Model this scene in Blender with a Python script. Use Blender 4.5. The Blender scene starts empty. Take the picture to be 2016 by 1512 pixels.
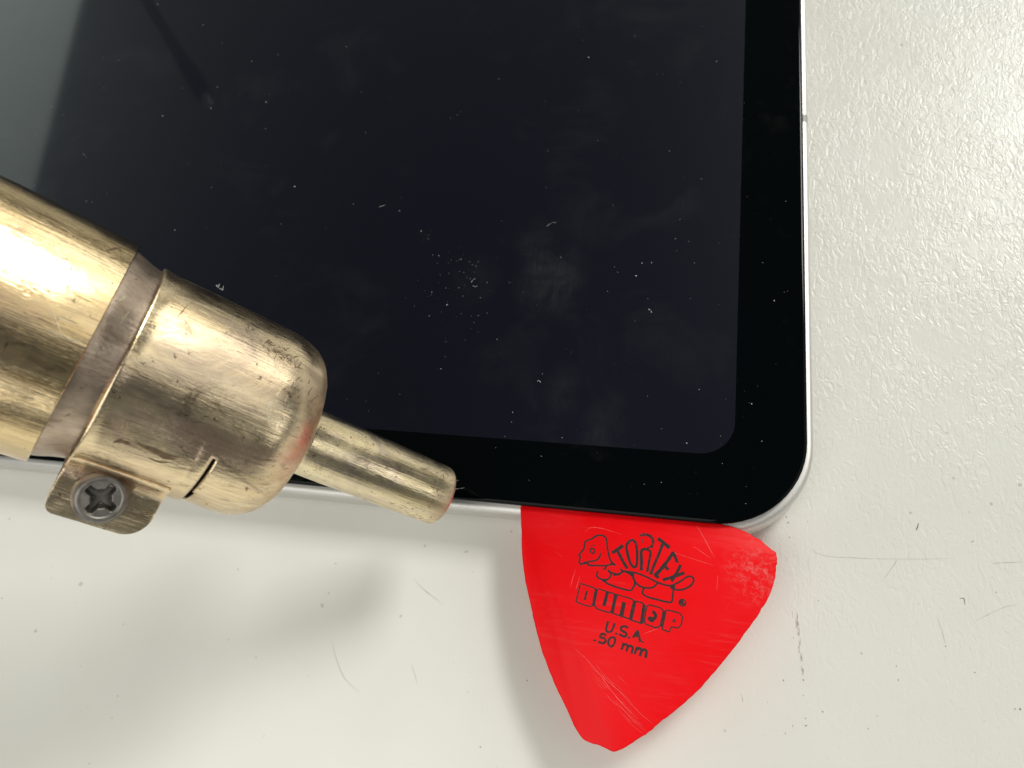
import bpy, bmesh, math, random
from mathutils import Vector, Matrix, noise as mnoise

random.seed(11)
scene = bpy.context.scene
MM = 0.001
ZT = 6.6                      # top of the cover glass above the table, in mm

# ------------------------------------------------------------------ camera
CAM = Vector((-16.59532627, -21.49512176, 94.06625868 + ZT))
CROT = Matrix(((0.9735006, -0.0558779, 0.22175268),
               (0.13738359, 0.91810213, -0.37177175),
               (-0.18281778, 0.3923852, 0.90144967)))
FPX = 1435.1                  # focal length in pixels of a 2016 px wide picture
cd = bpy.data.cameras.new('camera')
cam = bpy.data.objects.new('camera', cd)
scene.collection.objects.link(cam)
cam.matrix_world = Matrix.Translation(CAM * MM) @ CROT.to_4x4()
cd.sensor_width = 36.0
cd.lens = FPX / 2016 * 36.0
cd.clip_start = 0.002
cd.clip_end = 20
cd.dof.use_dof = True
cd.dof.focus_distance = 0.089
cd.dof.aperture_fstop = 44
scene.camera = cam

# ------------------------------------------------------------------ room light
world = bpy.data.worlds.new('World'); scene.world = world
world.use_nodes = True
bg = world.node_tree.nodes['Background']
bg.inputs['Color'].default_value = (0.97, 1.0, 0.93, 1)
bg.inputs['Strength'].default_value = 0.13

def panel(name, loc, sx, sy, radiance, color, rz=0, target=None):
    """a rectangular area lamp; radiance is what it looks like when seen directly"""
    ld = bpy.data.lights.new(name, 'AREA')
    ld.shape = 'RECTANGLE'; ld.size = sx; ld.size_y = sy
    ld.energy = radiance * math.pi * sx * sy
    ld.color = color
    o = bpy.data.objects.new(name, ld)
    o.location = loc
    if target is None:
        o.rotation_euler = (0, 0, rz)
    else:
        o.rotation_euler = (Vector(target) - Vector(loc)).to_track_quat('-Z', 'Y').to_euler()
    scene.collection.objects.link(o)
    return o
WARM = (1.0, 0.985, 0.92)
panel('ceiling_lamp_far_right', (0.93, 1.24, 1.2), 0.54, 0.70, 32.0, WARM)
panel('ceiling_lamp_far_left', (-2.28, 1.15, 1.2), 1.1, 2.6, 1.25, (0.86, 1.0, 0.90), math.radians(12))
panel('bench_fill', (-0.14, -0.15, 0.25), 0.30, 0.22, 2.5, WARM)  # added fill light, makes the table fall off towards the right
panel('ceiling_right', (1.75, 0.75, 1.3), 1.7, 2.3, 0.95, WARM)
panel('fill_right', (2.2, -0.6, 0.74), 0.8, 0.6, 1.7, WARM, target=(0, 0, 0))  # added panel for the highlight along the tip, not a known window
panel('fill_far', (1.12, 2.1, 0.73), 2.2, 0.7, 2.2, WARM, target=(0, 0, 0))  # added panel that brightens the upper side of barrel and cap
panel('fill_behind', (-0.5, -1.9, 0.75), 1.6, 0.7, 2.0, (1.0, 0.99, 0.95), target=(0, 0, 0))  # added panel, reflected as the lower gold band on the barrel

scene.view_settings.view_transform = 'Standard'
scene.view_settings.look = 'None'
scene.view_settings.exposure = -0.13
scene.view_settings.gamma = 1.0
scene.view_settings.use_curve_mapping = False
scene.render.engine = 'CYCLES'

# ------------------------------------------------------------------ helpers
def ray(u, v):
    d = CROT @ Vector(((u - 1008) / FPX, -(v - 756) / FPX, -1.0))
    return d
def un(u, v, z):
    """picture point -> point (mm) on the horizontal plane at height z"""
    d = ray(u, v); t = (z - CAM.z) / d.z
    return CAM + d * t

def mesh_obj(name, verts, faces, mat, parent=None, smooth=True, scale=MM):
    me = bpy.data.meshes.new(name)
    me.from_pydata([Vector(v) * scale for v in verts], [], faces)
    me.validate(); me.update()
    if smooth:
        for p in me.polygons: p.use_smooth = True
    if mat: me.materials.append(mat)
    o = bpy.data.objects.new(name, me)
    scene.collection.objects.link(o)
    if parent: o.parent = parent
    return o
def empty(name, matrix):
    o = bpy.data.objects.new(name, None)
    o.empty_display_size = 0.005
    scene.collection.objects.link(o)
    o.matrix_world = matrix
    return o
def tag(o, label=None, cat=None, kind=None, group=None):
    if label: o['label'] = label
    if cat: o['category'] = cat
    if kind: o['kind'] = kind
    if group: o['group'] = group
def fixnormals(o):
    bm = bmesh.new(); bm.from_mesh(o.data)
    bmesh.ops.recalc_face_normals(bm, faces=bm.faces)
    bm.to_mesh(o.data); bm.free()
def autosmooth(o, deg=35):
    for e in o.data.edges: pass
    bm = bmesh.new(); bm.from_mesh(o.data)
    for e in bm.edges:
        if len(e.link_faces) == 2 and e.calc_face_angle(0) > math.radians(deg): e.smooth = False
    bm.to_mesh(o.data); bm.free()

def catmull(pts, n=6, closed=False):
    P = [Vector(p) for p in pts]
    if len(P) < 3: return P
    out = []
    N = len(P)
    rng = range(N) if closed else range(N - 1)
    for i in rng:
        p0 = P[(i - 1) % N] if closed or i > 0 else P[i] * 2 - P[i + 1]
        p1 = P[i]; p2 = P[(i + 1) % N]
        p3 = P[(i + 2) % N] if closed or i + 2 < N else p2 * 2 - p1
        for k in range(n):
            t = k / n
            out.append(0.5 * (2 * p1 + (p2 - p0) * t + (2 * p0 - 5 * p1 + 4 * p2 - p3) * t * t + (3 * p1 - p0 - 3 * p2 + p3) * t ** 3))
    if not closed: out.append(P[-1])
    return out

class Ink:
    """flat print: ribbons and discs a few microns proud of the surface they lie on"""
    def __init__(s, z): s.v = []; s.f = []; s.z = z
    def up(s): s.z += 0.0008
    def ribbon(s, pts, width, closed=False, jitter=0.0, ends=True, taper=False):
        s.up(); n = len(pts); b = len(s.v)
        for i, p in enumerate(pts):
            if closed: t = pts[(i + 1) % n] - pts[(i - 1) % n]
            else: t = pts[min(i + 1, n - 1)] - pts[max(i - 1, 0)]
            t = Vector((t.x, t.y, 0))
            t = t.normalized() if t.length > 1e-9 else Vector((1, 0, 0))
            nn = Vector((-t.y, t.x, 0))
            w = (width[i] if isinstance(width, list) else width) * 0.5
            if jitter: w *= 1 + jitter * (random.random() - 0.5) * 2
            if taper:
                k = i / (n - 1); w *= max(0.12, math.sin(math.pi * min(max(k, 0.03), 0.97)) ** 0.5)
            q = Vector((p.x, p.y, 0))
            if ends and not closed and not taper:
                if i == 0: q -= t * w * 0.5
                if i == n - 1: q += t * w * 0.5
            s.v += [(q + nn * w) + Vector((0, 0, s.z)), (q - nn * w) + Vector((0, 0, s.z))]
        m = n if closed else n - 1
        for i in range(m):
            j = (i + 1) % n
            s.f.append((b + 2 * i, b + 2 * i + 1, b + 2 * j + 1, b + 2 * j))
    def blob(s, c, rx, ry=None, n=18, rot=0, rough=0.0):
        s.up(); b = len(s.v); ry = ry or rx
        s.v.append(Vector((c.x, c.y, s.z)))
        for i in range(n):
            a = 2 * math.pi * i / n; k = 1 + rough * (random.random() - 0.5) * 2
            x, y = rx * k * math.cos(a), ry * k * math.sin(a)
            s.v.append(Vector((c.x + x * math.cos(rot) - y * math.sin(rot), c.y + x * math.sin(rot) + y * math.cos(rot), s.z)))
        for i in range(n): s.f.append((b, b + 1 + i, b + 1 + (i + 1) % n))
    def build(s, name, mat, parent):
        o = mesh_obj(name, s.v, s.f, mat, parent, smooth=False)
        bm = bmesh.new(); bm.from_mesh(o.data)
        for f in bm.faces:
            if f.normal.z < 0: f.normal_flip()
        bm.to_mesh(o.data); bm.free()
        return o

# ------------------------------------------------------------------ materials
class NT:
    def __init__(s, name):
        s.m = bpy.data.materials.new(name); s.m.use_nodes = True
        s.t = s.m.node_tree; s.b = s.t.nodes['Principled BSDF']; s.out = s.t.nodes['Material Output']
    def n(s, kind, **kw):
        nd = s.t.nodes.new('ShaderNode' + kind)
        for k, v in kw.items():
            if k.startswith('_'): setattr(nd, k[1:], v)
            else:
                nd.inputs[k.replace('__', ' ')].default_value = v
        return nd
    def l(s, a, b): s.t.links.new(a, b)
    def coords(s, scale=(1, 1, 1), rot=(0, 0, 0), loc=(0, 0, 0)):
        tc = s.n('TexCoord'); mp = s.n('Mapping')
        mp.inputs['Scale'].default_value = scale; mp.inputs['Rotation'].default_value = rot
        mp.inputs['Location'].default_value = loc
        s.l(tc.outputs['Object'], mp.inputs['Vector'])
        return mp.outputs['Vector']
    def noise(s, vec, scale, detail=3, rough=0.55, dist=0.0):
        nd = s.n('TexNoise', Scale=scale, Detail=detail, Roughness=rough, Distortion=dist)
        s.l(vec, nd.inputs['Vector']); return nd.outputs['Fac']
    def ramp(s, fac, stops, interp='LINEAR'):
        r = s.n('ValToRGB'); r.color_ramp.interpolation = interp
        el = r.color_ramp.elements
        while len(el) < len(stops): el.new(0.5)
        for e, (p, c) in zip(el, stops):
            e.position = p
            e.color = (c, c, c, 1) if isinstance(c, (int, float)) else (*c, 1)
        s.l(fac, r.inputs['Fac']); return r.outputs['Color']
    def mix(s, fac, a, b, mode='MIX'):
        m = s.n('Mix', _data_type='RGBA', _blend_type=mode)
        for sock, v in ((m.inputs[0], fac), (m.inputs[6], a), (m.inputs[7], b)):
            if isinstance(v, (int, float)): sock.default_value = v
            elif isinstance(v, tuple): sock.default_value = (*v, 1)
            else: s.l(v, sock)
        return m.outputs[2]
    def math(s, op, a, b=None):
        m = s.n('Math', _operation=op)
        for sock, v in ((m.inputs[0], a), (m.inputs[1], b)):
            if v is None: continue
            if isinstance(v, (int, float)): sock.default_value = v
            else: s.l(v, sock)
        return m.outputs[0]
    def bump(s, h, dist, strength=1.0, normal=None):
        b = s.n('Bump', Strength=strength, Distance=dist)
        s.l(h, b.inputs['Height'])
        if normal: s.l(normal, b.inputs['Normal'])
        return b.outputs['Normal']
    def set(s, **kw):
        for k, v in kw.items():
            sock = s.b.inputs[k.replace('__', ' ')]
            if isinstance(v, (int, float)): sock.default_value = v
            elif isinstance(v, tuple): sock.default_value = (*v, 1) if len(v) == 3 else v
            else: s.l(v, sock)
        return s

def mat_table():
    t = NT('white_grained_laminate')
    v = t.coords((1.0, 0.5, 1.0), (0, 0, math.radians(-40)))
    n1 = t.noise(v, 1120, 2.5, 0.5, 0.8)
    worm = t.ramp(n1, [(0.34, 0.0), (0.50, 1.0), (0.58, 0.8), (0.74, 0.0)])
    v2 = t.coords()
    n2 = t.noise(v2, 2300, 2, 0.5, 0.3)
    h = t.math('ADD', t.math('MULTIPLY', worm, 0.8), t.math('MULTIPLY', n2, 0.22))
    big = t.noise(v2, 45, 3, 0.5)
    # the grain is rubbed smooth where people work, in front of the tablet
    sep = t.n('SeparateXYZ'); t.l(v2, sep.inputs[0])
    wob = t.math('ADD', sep.outputs['X'], t.math('MULTIPLY', t.math('SUBTRACT', big, 0.5), 0.05))
    wear = t.n('MapRange', _interpolation_type='SMOOTHSTEP'); t.l(wob, wear.inputs['Value'])
    wear.inputs['From Min'].default_value = -0.035; wear.inputs['From Max'].default_value = 0.004
    wear.inputs['To Min'].default_value = 0.10; wear.inputs['To Max'].default_value = 1.0
    low = t.n('MapRange', _interpolation_type='SMOOTHSTEP'); t.l(t.math('ADD', sep.outputs['Y'], t.math('MULTIPLY', t.math('SUBTRACT', big, 0.5), 0.06)), low.inputs['Value'])
    low.inputs['From Min'].default_value = -0.022; low.inputs['From Max'].default_value = 0.020
    low.inputs['To Min'].default_value = 0.34; low.inputs['To Max'].default_value = 1.0
    patch = t.ramp(t.noise(v2, 120, 4, 0.6, 0.5), [(0.36, 0.30), (0.56, 1.0)])
    h = t.math('MULTIPLY', t.math('MULTIPLY', h, patch), t.math('MULTIPLY', wear.outputs[0], low.outputs[0]))
    col = t.mix(t.ramp(big, [(0.35, 0.0), (0.7, 1.0)]), (0.742, 0.737, 0.682), (0.772, 0.770, 0.726))
    speck = t.ramp(t.noise(v2, 620, 1.0, 0.4), [(0.0, 0.0), (0.775, 0.0), (0.80, 1.0)])
    col = t.mix(t.math('MULTIPLY', speck, 0.45), col, (0.33, 0.31, 0.26))
    t.set(Base__Color=col, Roughness=0.30, Normal=t.bump(h, 0.000085, 0.7))
    t.b.inputs['Specular IOR Level'].default_value = 0.36
    return t.m

def brass(name, pale, tan, dark, rose, rough=(0.2, 0.42), dent=0.00012, stainy=1.0, scale_from=None):
    t = NT(name)
    streak = t.noise(t.coords((1.0, 1.0, 0.10)), 520, 5, 0.65, 0.25)
    hair = t.noise(t.coords((1.0, 1.0, 0.05)), 2600, 4, 0.7)
    v0 = t.coords((1, 1, 0.55), (0.3, 0.2, 0))
    cloud = t.noise(v0, 150, 6, 0.62, 0.7)
    blot = t.noise(t.coords((1, 1, 0.45), loc=(0.031, 0.017, 0.055)), 260, 8, 0.72, 1.4)
    col = t.mix(t.ramp(streak, [(0.36, 0.0), (0.62, 1.0)]), pale, tan)
    col = t.mix(t.ramp(hair, [(0.48, 0.0), (0.70, 0.6)]), col, dark)
    col = t.mix(t.ramp(cloud, [(0.50, 0.0), (0.66, 0.85)]), col, dark)
    col = t.mix(t.ramp(t.noise(t.coords((1, 1, 0.5), loc=(0.2, 0.1, 0.3)), 110, 5, 0.6, 0.9), [(0.54, 0.0), (0.68, 0.8)]), col, rose)
    stain = t.ramp(blot, [(0.565, 0.0), (0.65, 1.0)])
    col = t.mix(t.math('MULTIPLY', stain, 0.5 * stainy), col, (0.16, 0.10, 0.065))
    spot = t.ramp(t.noise(t.coords(), 1250, 3, 0.6), [(0.665, 0.0), (0.70, 1.0)])
    col = t.mix(t.math('MULTIPLY', spot, 0.6 * stainy), col, (0.085, 0.06, 0.04))
    r = t.n('MapRange'); t.l(t.noise(v0, 340, 5, 0.65), r.inputs['Value'])
    r.inputs['From Min'].default_value = 0.3; r.inputs['From Max'].default_value = 0.7
    r.inputs['To Min'].default_value = rough[0]; r.inputs['To Max'].default_value = rough[1]
    rg = r.outputs[0]
    if scale_from:                                         # dull oxide scale towards the hot end
        sep = t.n('SeparateXYZ'); tc = t.n('TexCoord'); t.l(tc.outputs['Object'], sep.inputs[0])
        zz = t.math('ADD', sep.outputs['Z'], t.math('MULTIPLY', t.math('SUBTRACT', cloud, 0.5), 0.006))
        ox = t.n('MapRange', _interpolation_type='SMOOTHSTEP'); t.l(zz, ox.inputs['Value'])
        ox.inputs['From Min'].default_value = scale_from[0] * MM; ox.inputs['From Max'].default_value = scale_from[1] * MM
        oxf = t.math('MULTIPLY', ox.outputs[0], t.ramp(streak, [(0.3, 0.55), (0.6, 1.0)]))
        col = t.mix(t.math('MULTIPLY', oxf, 0.55), col, (0.50, 0.39, 0.29))
        rg = t.math('ADD', rg, t.math('MULTIPLY', oxf, 0.34))
    nb = t.bump(cloud, dent * 4, 0.3)
    nb = t.bump(streak, dent, 0.7, nb)
    nb = t.bump(hair, 0.00004, 1.0, nb)
    t.set(Base__Color=col, Metallic=1.0, Roughness=rg, Normal=nb)
    return t.m

def mat_metal(name, col, rough, scale=900, var=0.25):
    t = NT(name)
    n = t.noise(t.coords(), scale, 4, 0.6)
    c = t.mix(t.ramp(n, [(0.3, 0.0), (0.75, 1.0)]), col, tuple(k * (1 - var) for k in col))
    t.set(Base__Color=c, Metallic=1.0, Roughness=rough, Normal=t.bump(n, 0.00001, 0.4))
    return t.m

def mat_plain(name, col, rough=0.5, spec=0.5, ior=1.5):
    t = NT(name); t.set(Base__Color=col, Roughness=rough, IOR=ior)
    t.b.inputs['Specular IOR Level'].default_value = spec
    return t.m

def mat_glass_bezel():
    t = NT('black_cover_glass')
    sm = t.noise(t.coords((1, 1, 1), (0, 0, 0.6)), 75, 5, 0.62, 0.5)
    sm = t.ramp(sm, [(0.56, 0.0), (0.78, 1.0)])
    rub = t.noise(t.coords((1.0, 0.12, 1), (0, 0, 0.9)), 1900, 3, 0.6)
    m = t.math('MULTIPLY', sm, rub)
    col = t.mix(m, (0.0008, 0.0018, 0.0021), (0.012, 0.0125, 0.013))
    t.set(Base__Color=col, Roughness=0.035, IOR=1.2)
    return t.m

def mat_display():
    t = NT('unlit_display_under_glass')
    c0 = t.coords()
    sm = t.ramp(t.noise(t.coords((1, 1, 1), (0, 0, 0.6)), 62, 5, 0.62, 0.6), [(0.56, 0.0), (0.78, 1.0)])
    rub = t.noise(t.coords((1.0, 0.10, 1), (0, 0, math.radians(12))), 2600, 4, 0.7)
    m = t.math('MULTIPLY', t.math('MULTIPLY', sm, rub), 0.45)
    tc = t.n('TexCoord')
    cl = t.ramp(t.noise(c0, 210, 5, 0.65, 0.4), [(0.36, 0.0), (0.66, 1.0)])
    for (u, v, sx, sy, k) in ((1085, 545, 11.0, 7.0, 1.0), (1060, 480, 7.0, 5.0, 0.6), (1190, 850, 9.0, 4.5, 0.6), (1110, 770, 6.0, 4.0, 0.5), (940, 560, 7, 5, 0.35)):
        p = un(u, v, ZT)                                   # greasy fingerprints on the glass
        mp = t.n('VectorMath', _operation='SUBTRACT'); t.l(tc.outputs['Object'], mp.inputs[0]); mp.inputs[1].default_value = (p.x * MM, p.y * MM, ZT * MM)
        sc = t.n('VectorMath', _operation='DIVIDE'); t.l(mp.outputs[0], sc.inputs[0]); sc.inputs[1].default_value = (sy * MM, sx * MM, 1)
        ln = t.n('VectorMath', _operation='LENGTH'); t.l(sc.outputs[0], ln.inputs[0])
        mr = t.n('MapRange', _interpolation_type='SMOOTHSTEP'); t.l(ln.outputs['Value'], mr.inputs['Value'])
        mr.inputs['From Min'].default_value = 1.0; mr.inputs['From Max'].default_value = 0.15
        mr.inputs['To Min'].default_value = 0.0; mr.inputs['To Max'].default_value = k
        m = t.math('MAXIMUM', m, t.math('MULTIPLY', mr.outputs[0], t.math('MULTIPLY', cl, rub)))
    col = t.mix(m, (0.0020, 0.0030, 0.0095), (0.034, 0.034, 0.038))
    t.set(Base__Color=col, Roughness=0.36, IOR=1.25)
    t.b.inputs['Coat Weight'].default_value = 1.0
    t.b.inputs['Coat Roughness'].default_value = 0.045
    t.b.inputs['Coat IOR'].default_value = 1.33
    return t.m

def mat_pick():
    t = NT('red_matte_pick_plastic')
    c0 = t.coords()
    n = t.noise(c0, 170, 5, 0.6, 0.3)
    col = t.mix(t.ramp(n, [(0.3, 0.0), (0.72, 1.0)]), (0.97, 0.0015, 0.005), (0.98, 0.008, 0.014))
    # rubbed streaks running towards the tip
    st = t.noise(t.coords((0.10, 1.0, 1), (0, 0, math.radians(42))), 1700, 3, 0.6, 0.2)
    mk = t.ramp(t.noise(t.coords(loc=(0.03, 0.06, 0)), 105, 2, 0.5), [(0.46, 0.0), (0.66, 1.0)])
    stf = t.math('MULTIPLY', t.ramp(st, [(0.52, 0.0), (0.72, 1.0)]), mk)
    col = t.mix(t.math('MULTIPLY', stf, 0.15), col, (0.86, 0.16, 0.17))
    # whitened, chewed corner
    p = un(1500, 1125, 5.8)
    tc = t.n('TexCoord'); sub = t.n('VectorMath', _operation='DISTANCE')
    sub.inputs[1].default_value = (p.x * MM, p.y * MM, 5.8 * MM)
    t.l(tc.outputs['Object'], sub.inputs[0])
    near = t.n('MapRange'); t.l(sub.outputs['Value'], near.inputs['Value'])
    near.inputs['From Min'].default_value = 0.0008; near.inputs['From Max'].default_value = 0.0052
    near.inputs['To Min'].default_value = 1; near.inputs['To Max'].default_value = 0
    chew = t.ramp(t.noise(c0, 1300, 6, 0.75, 0.6), [(0.48, 0.0), (0.66, 1.0)])
    ch = t.math('MULTIPLY', chew, near.outputs[0])
    col = t.mix(t.math('MULTIPLY', ch, 0.38), col, (0.85, 0.36, 0.34))
    h = t.math('ADD', t.math('MULTIPLY', t.noise(c0, 900, 4, 0.6), 0.5), t.math('MULTIPLY', st, 0.35))
    h = t.math('ADD', h, t.math('MULTIPLY', ch, 0.6))
    nb = t.bump(t.noise(c0, 55, 2, 0.5), 0.0003, 0.5)
    nb = t.bump(h, 0.00006, 0.7, nb)
    t.set(Base__Color=col, Roughness=0.42, Normal=nb)
    t.b.inputs['Specular IOR Level'].default_value = 0.17
    tr = t.n('BsdfTranslucent'); tr.inputs['Color'].default_value = (1.0, 0.12, 0.10, 1)
    mx = t.n('MixShader'); mx.inputs[0].default_value = 0.12
    t.l(t.b.outputs[0], mx.inputs[1]); t.l(tr.outputs[0], mx.inputs[2]); t.l(mx.outputs[0], t.out.inputs['Surface'])
    return t.m

def mat_ink():
    t = NT('worn_black_ink')
    n = t.noise(t.coords(), 3200, 4, 0.65)
    n2 = t.noise(t.coords(loc=(0.1, 0, 0)), 420, 2, 0.5)
    k = t.ramp(t.math('ADD', t.math('MULTIPLY', n, 0.6), t.math('MULTIPLY', n2, 0.4)), [(0.57, 0.0), (0.68, 0.7)])
    t.set(Base__Color=t.mix(k, (0.028, 0.012, 0.014), (0.40, 0.02, 0.02)), Roughness=0.5)
    return t.m

M = dict(
    table=mat_table(),
    barrel=brass('heat_tinted_barrel_steel', (0.90, 0.71, 0.42), (0.76, 0.56, 0.29), (0.50, 0.39, 0.25), (0.70, 0.45, 0.29), (0.10, 0.22), 0.00003),
    sleeve=brass('dull_sleeve_steel', (0.60, 0.48, 0.38), (0.50, 0.39, 0.30), (0.36, 0.29, 0.24), (0.56, 0.42, 0.36), (0.26, 0.44), 0.00008),
    cap=brass('heat_tinted_nozzle_steel', (0.95, 0.79, 0.53), (0.84, 0.65, 0.39), (0.54, 0.43, 0.32), (0.72, 0.50, 0.39), (0.14, 0.32), 0.00008, 1.2, (18.0, 22.5)),
    tip=brass('heat_tinted_tip_steel', (0.93, 0.81, 0.54), (0.80, 0.66, 0.40), (0.54, 0.45, 0.38), (0.70, 0.56, 0.50), (0.14, 0.32), 0.00008, 1.0, (40.0, 43.5)),
    screw=mat_metal('grey_zinc_screw', (0.27, 0.255, 0.235), 0.5, 1500, 0.4),
    inside_shade=mat_plain('dark_inside', (0.02, 0.016, 0.012), 0.8),  # near-black colour paints the shade inside slit and bore
    alu=mat_metal('silver_anodised_aluminium', (0.76, 0.745, 0.72), 0.52, 6000, 0.10),
    band=mat_plain('grey_antenna_plastic', (0.42, 0.40, 0.37), 0.5),
    glass=mat_glass_bezel(), display=mat_display(),
    adhesive=mat_plain('black_adhesive', (0.012, 0.012, 0.012), 0.8),
    pick=mat_pick(), ink=mat_ink(),
    scratch=mat_plain('pale_scratch', (0.92, 0.10, 0.10), 0.5),
    dirt=mat_plain('dark_table_dirt', (0.17, 0.145, 0.11), 0.8, 0.2),
    faint=mat_plain('faint_table_scratch', (0.52, 0.49, 0.43), 0.7, 0.2),
    dust=mat_plain('pale_dust', (0.74, 0.74, 0.72), 0.7),
)

# ------------------------------------------------------------------ table
def build_table():
    bm = bmesh.new()
    bmesh.ops.create_cube(bm, size=1.0)
    for v in bm.verts:
        v.co = Vector((v.co.x * 1.4 - 0.10, v.co.y * 1.0 + 0.12, (v.co.z - 0.5) * 0.025))
    bmesh.ops.bevel(bm, geom=list(bm.edges), offset=0.003, segments=3, affect='EDGES')
    me = bpy.data.meshes.new('table_top'); bm.to_mesh(me); bm.free()
    me.materials.append(M['table'])
    o = bpy.data.objects.new('table_top', me); scene.collection.objects.link(o)
    tag(o, 'off white grained laminate table top under everything', kind='structure')
    return o
table = build_table()

def table_marks():
    d = Ink(0.010); f = Ink(0.012)
    def z3(x, y): return un(1416 + x / 3.36, 1000 + y / 3.36, 0)
    def z5(x, y): return un(500 + x / 3.36, 1100 + y / 3.36, 0)
    def z4(x, y): return un(x / 3.665, 1100 + y / 3.665, 0)
    def line(ink, pts, w, fn=z3, **k): ink.ribbon(catmull([fn(*p) for p in pts], 5), w, jitter=0.45, taper=True, **k)
    line(f, [(600, 270), (650, 300), (730, 322), (850, 328), (1000, 336), (1180, 338), (1400, 338), (1560, 333)], 0.06)
    line(f, [(1180, 338), (1140, 400), (1090, 470)], 0.07)
    line(f, [(1800, 366), (1900, 362), (2010, 358)], 0.07)
    line(f, [(1690, 750), (1780, 705), (1890, 655), (1960, 645)], 0.05)
    line(f, [(1440, 720), (1475, 820), (1495, 900)], 0.05)
    line(d, [(1318, 100), (1310, 130), (1300, 150)], 0.13)
    line(d, [(1590, 598), (1618, 600), (1626, 640)], 0.10)
    line(d, [(150, 1235), (155, 1282)], 0.09)
    line(f, [(130, 1235), (150, 1235)], 0.06)
    # brown rub mark made of short ragged strokes
    for k in range(34):
        t = random.random(); y = 660 + t * 440
        x = 500 + 55 * t ** 0.8 + random.gauss(0, 9 * (1 - 0.6 * t))
        L = random.uniform(14, 46) * (1.2 - 0.5 * t)
        line(f if random.random() < .72 else d, [(x, y), (x + random.uniform(-3, 5), y + L)], random.uniform(0.06, 0.16))
    for (x, y, r) in [(445, 60, .11), (455, 98, .12), (465, 195, .08), (1080, 262, .05), (1832, 558, .09), (940, 962, .08), (1130, 1032, .06), (1172, 1046, .07),
                      (1186, 1138, .09), (1690, 1088, .08), (425, 1140, .08), (556, 1138, .08), (320, 1286, .06), (684, 1348, .10), (570, 1392, .07),
                      (574, 1440, .12), (486, 1442, .07), (437, 1490, .08), (985, 1460, .08), (1045, 1375, .06), (556, 1240, .05), (490, 860, .06),
                      (1955, 1330, .10), (1990, 1332, .10), (1498, 914, .08), (1652, 28, .06), (585, 90, .08), (655, 612, .07)]:
        d.blob(z3(x, y), r, r * random.uniform(0.45, 0.8), 7, random.uniform(0, 3), 0.35)
    line(f, [(510, 530), (545, 660), (600, 790), (700, 885)], 0.04, z5)
    line(f, [(1040, 695), (1065, 770), (1080, 830)], 0.04, z5)
    line(f, [(1115, 195), (1160, 240)], 0.05, z5)
    line(f, [(1508, 950), (1513, 1030)], 0.05, z5)
    line(f, [(1060, 130), (1115, 195), (1260, 310)], 0.03, z5)
    for (x, y, r) in [(542, 32, .09), (1322, 690, .06), (1818, 424, .06), (1498, 1245, .09), (1135, 1210, .06), (1808, 805, .09), (265, 768, .07), (362, 776, .06), (785, 1047, .06), (1230, 602, .05), (435, 1125, .06)]:
        (d if r > .08 else f).blob(z5(x, y), r, r * 0.7, 7, random.uniform(0, 3), 0.3)
    for (x, y, r) in [(372, 140, .12), (545, 316, .09), (850, 990, .14), (810, 1148, .12), (650, 1476, .13), (1122, 280, .08), (712, 497, .08), (1905, 1278, .10), (15, 285, .18)]:
        f.blob(z4(x, y), r, r * 0.6, 7, random.uniform(0, 3), 0.3)
    for k in range(260):
        x = random.uniform(0, 2016); y = random.uniform(1050, 1512)
        p = un(x, y, 0)
        (f if random.random() < .8 else d).blob(p, random.uniform(.015, .045), random.uniform(.012, .03), 5, random.uniform(0, 3), 0.4)
    for k in range(70):
        p = Vector((random.uniform(3, 34), random.uniform(-25, 95), 0))
        f.blob(p, random.uniform(.02, .06), random.uniform(.015, .04), 5, random.uniform(0, 3), 0.4)
    a = d.build('dark_scuffs', M['dirt'], table); a['kind'] = 'stuff'
    b = f.build('faint_scratches', M['faint'], table); b['kind'] = 'stuff'
table_marks()

# ------------------------------------------------------------------ tablet
TW, TH = 248.0, 178.0          # size of the cover glass
def rrect(off, rad, seg=14):
    """outline of a rounded rectangle whose right lower corner is the origin, grown outwards by off"""
    r = rad + off
    x1, x0, y0, y1 = off, -TW - off, -off, TH + off
    pts = []
    for cx, cy, a0 in ((x1 - r, y0 + r, -90), (x1 - r, y1 - r, 0), (x0 + r, y1 - r, 90), (x0 + r, y0 + r, 180)):
        for k in range(seg + 1):
            a = math.radians(a0 + 90 * k / seg)
            pts.append((cx + r * math.cos(a), cy + r * math.sin(a)))
    return pts
def loft(name, prof, rad, mat, parent, cap_first=True, cap_last=True, seg=14):
    v, f = [], []
    n = 4 * (seg + 1)
    for off, z in prof:
        v += [(x, y, z) for x, y in rrect(off, rad, seg)]
    for k in range(len(prof) - 1):
        for i in range(n):
            j = (i + 1) % n
            f.append((k * n + i, k * n + j, (k + 1) * n + j, (k + 1) * n + i))
    if cap_first: f.append(tuple(range(n))[::-1])
    if cap_last: f.append(tuple((len(prof) - 1) * n + i for i in range(n)))
    o = mesh_obj(name, v, f, mat, parent)
    fixnormals(o); autosmooth(o, 40)
    return o
GR = 11.6
tablet = empty('tablet', Matrix.Translation((0, 0, 0)))
tag(tablet, 'tablet lying face up with dark screen, black bezel and silver rim', 'tablet')
loft('shell', [(-2.0, 0.02), (0.2, 0.15), (0.75, 0.55), (1.0, 1.2), (1.05, 2.4), (1.05, 4.35), (0.98, 4.75), (0.80, 5.08), (0.52, 5.26), (0.2, 5.30), (-2.6, 5.30), (-2.6, 4.9)], GR, M['alu'], tablet)
loft('adhesive_frame', [(-3.4, 5.303), (-3.4, 5.90)], GR, M['adhesive'], tablet)
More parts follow.
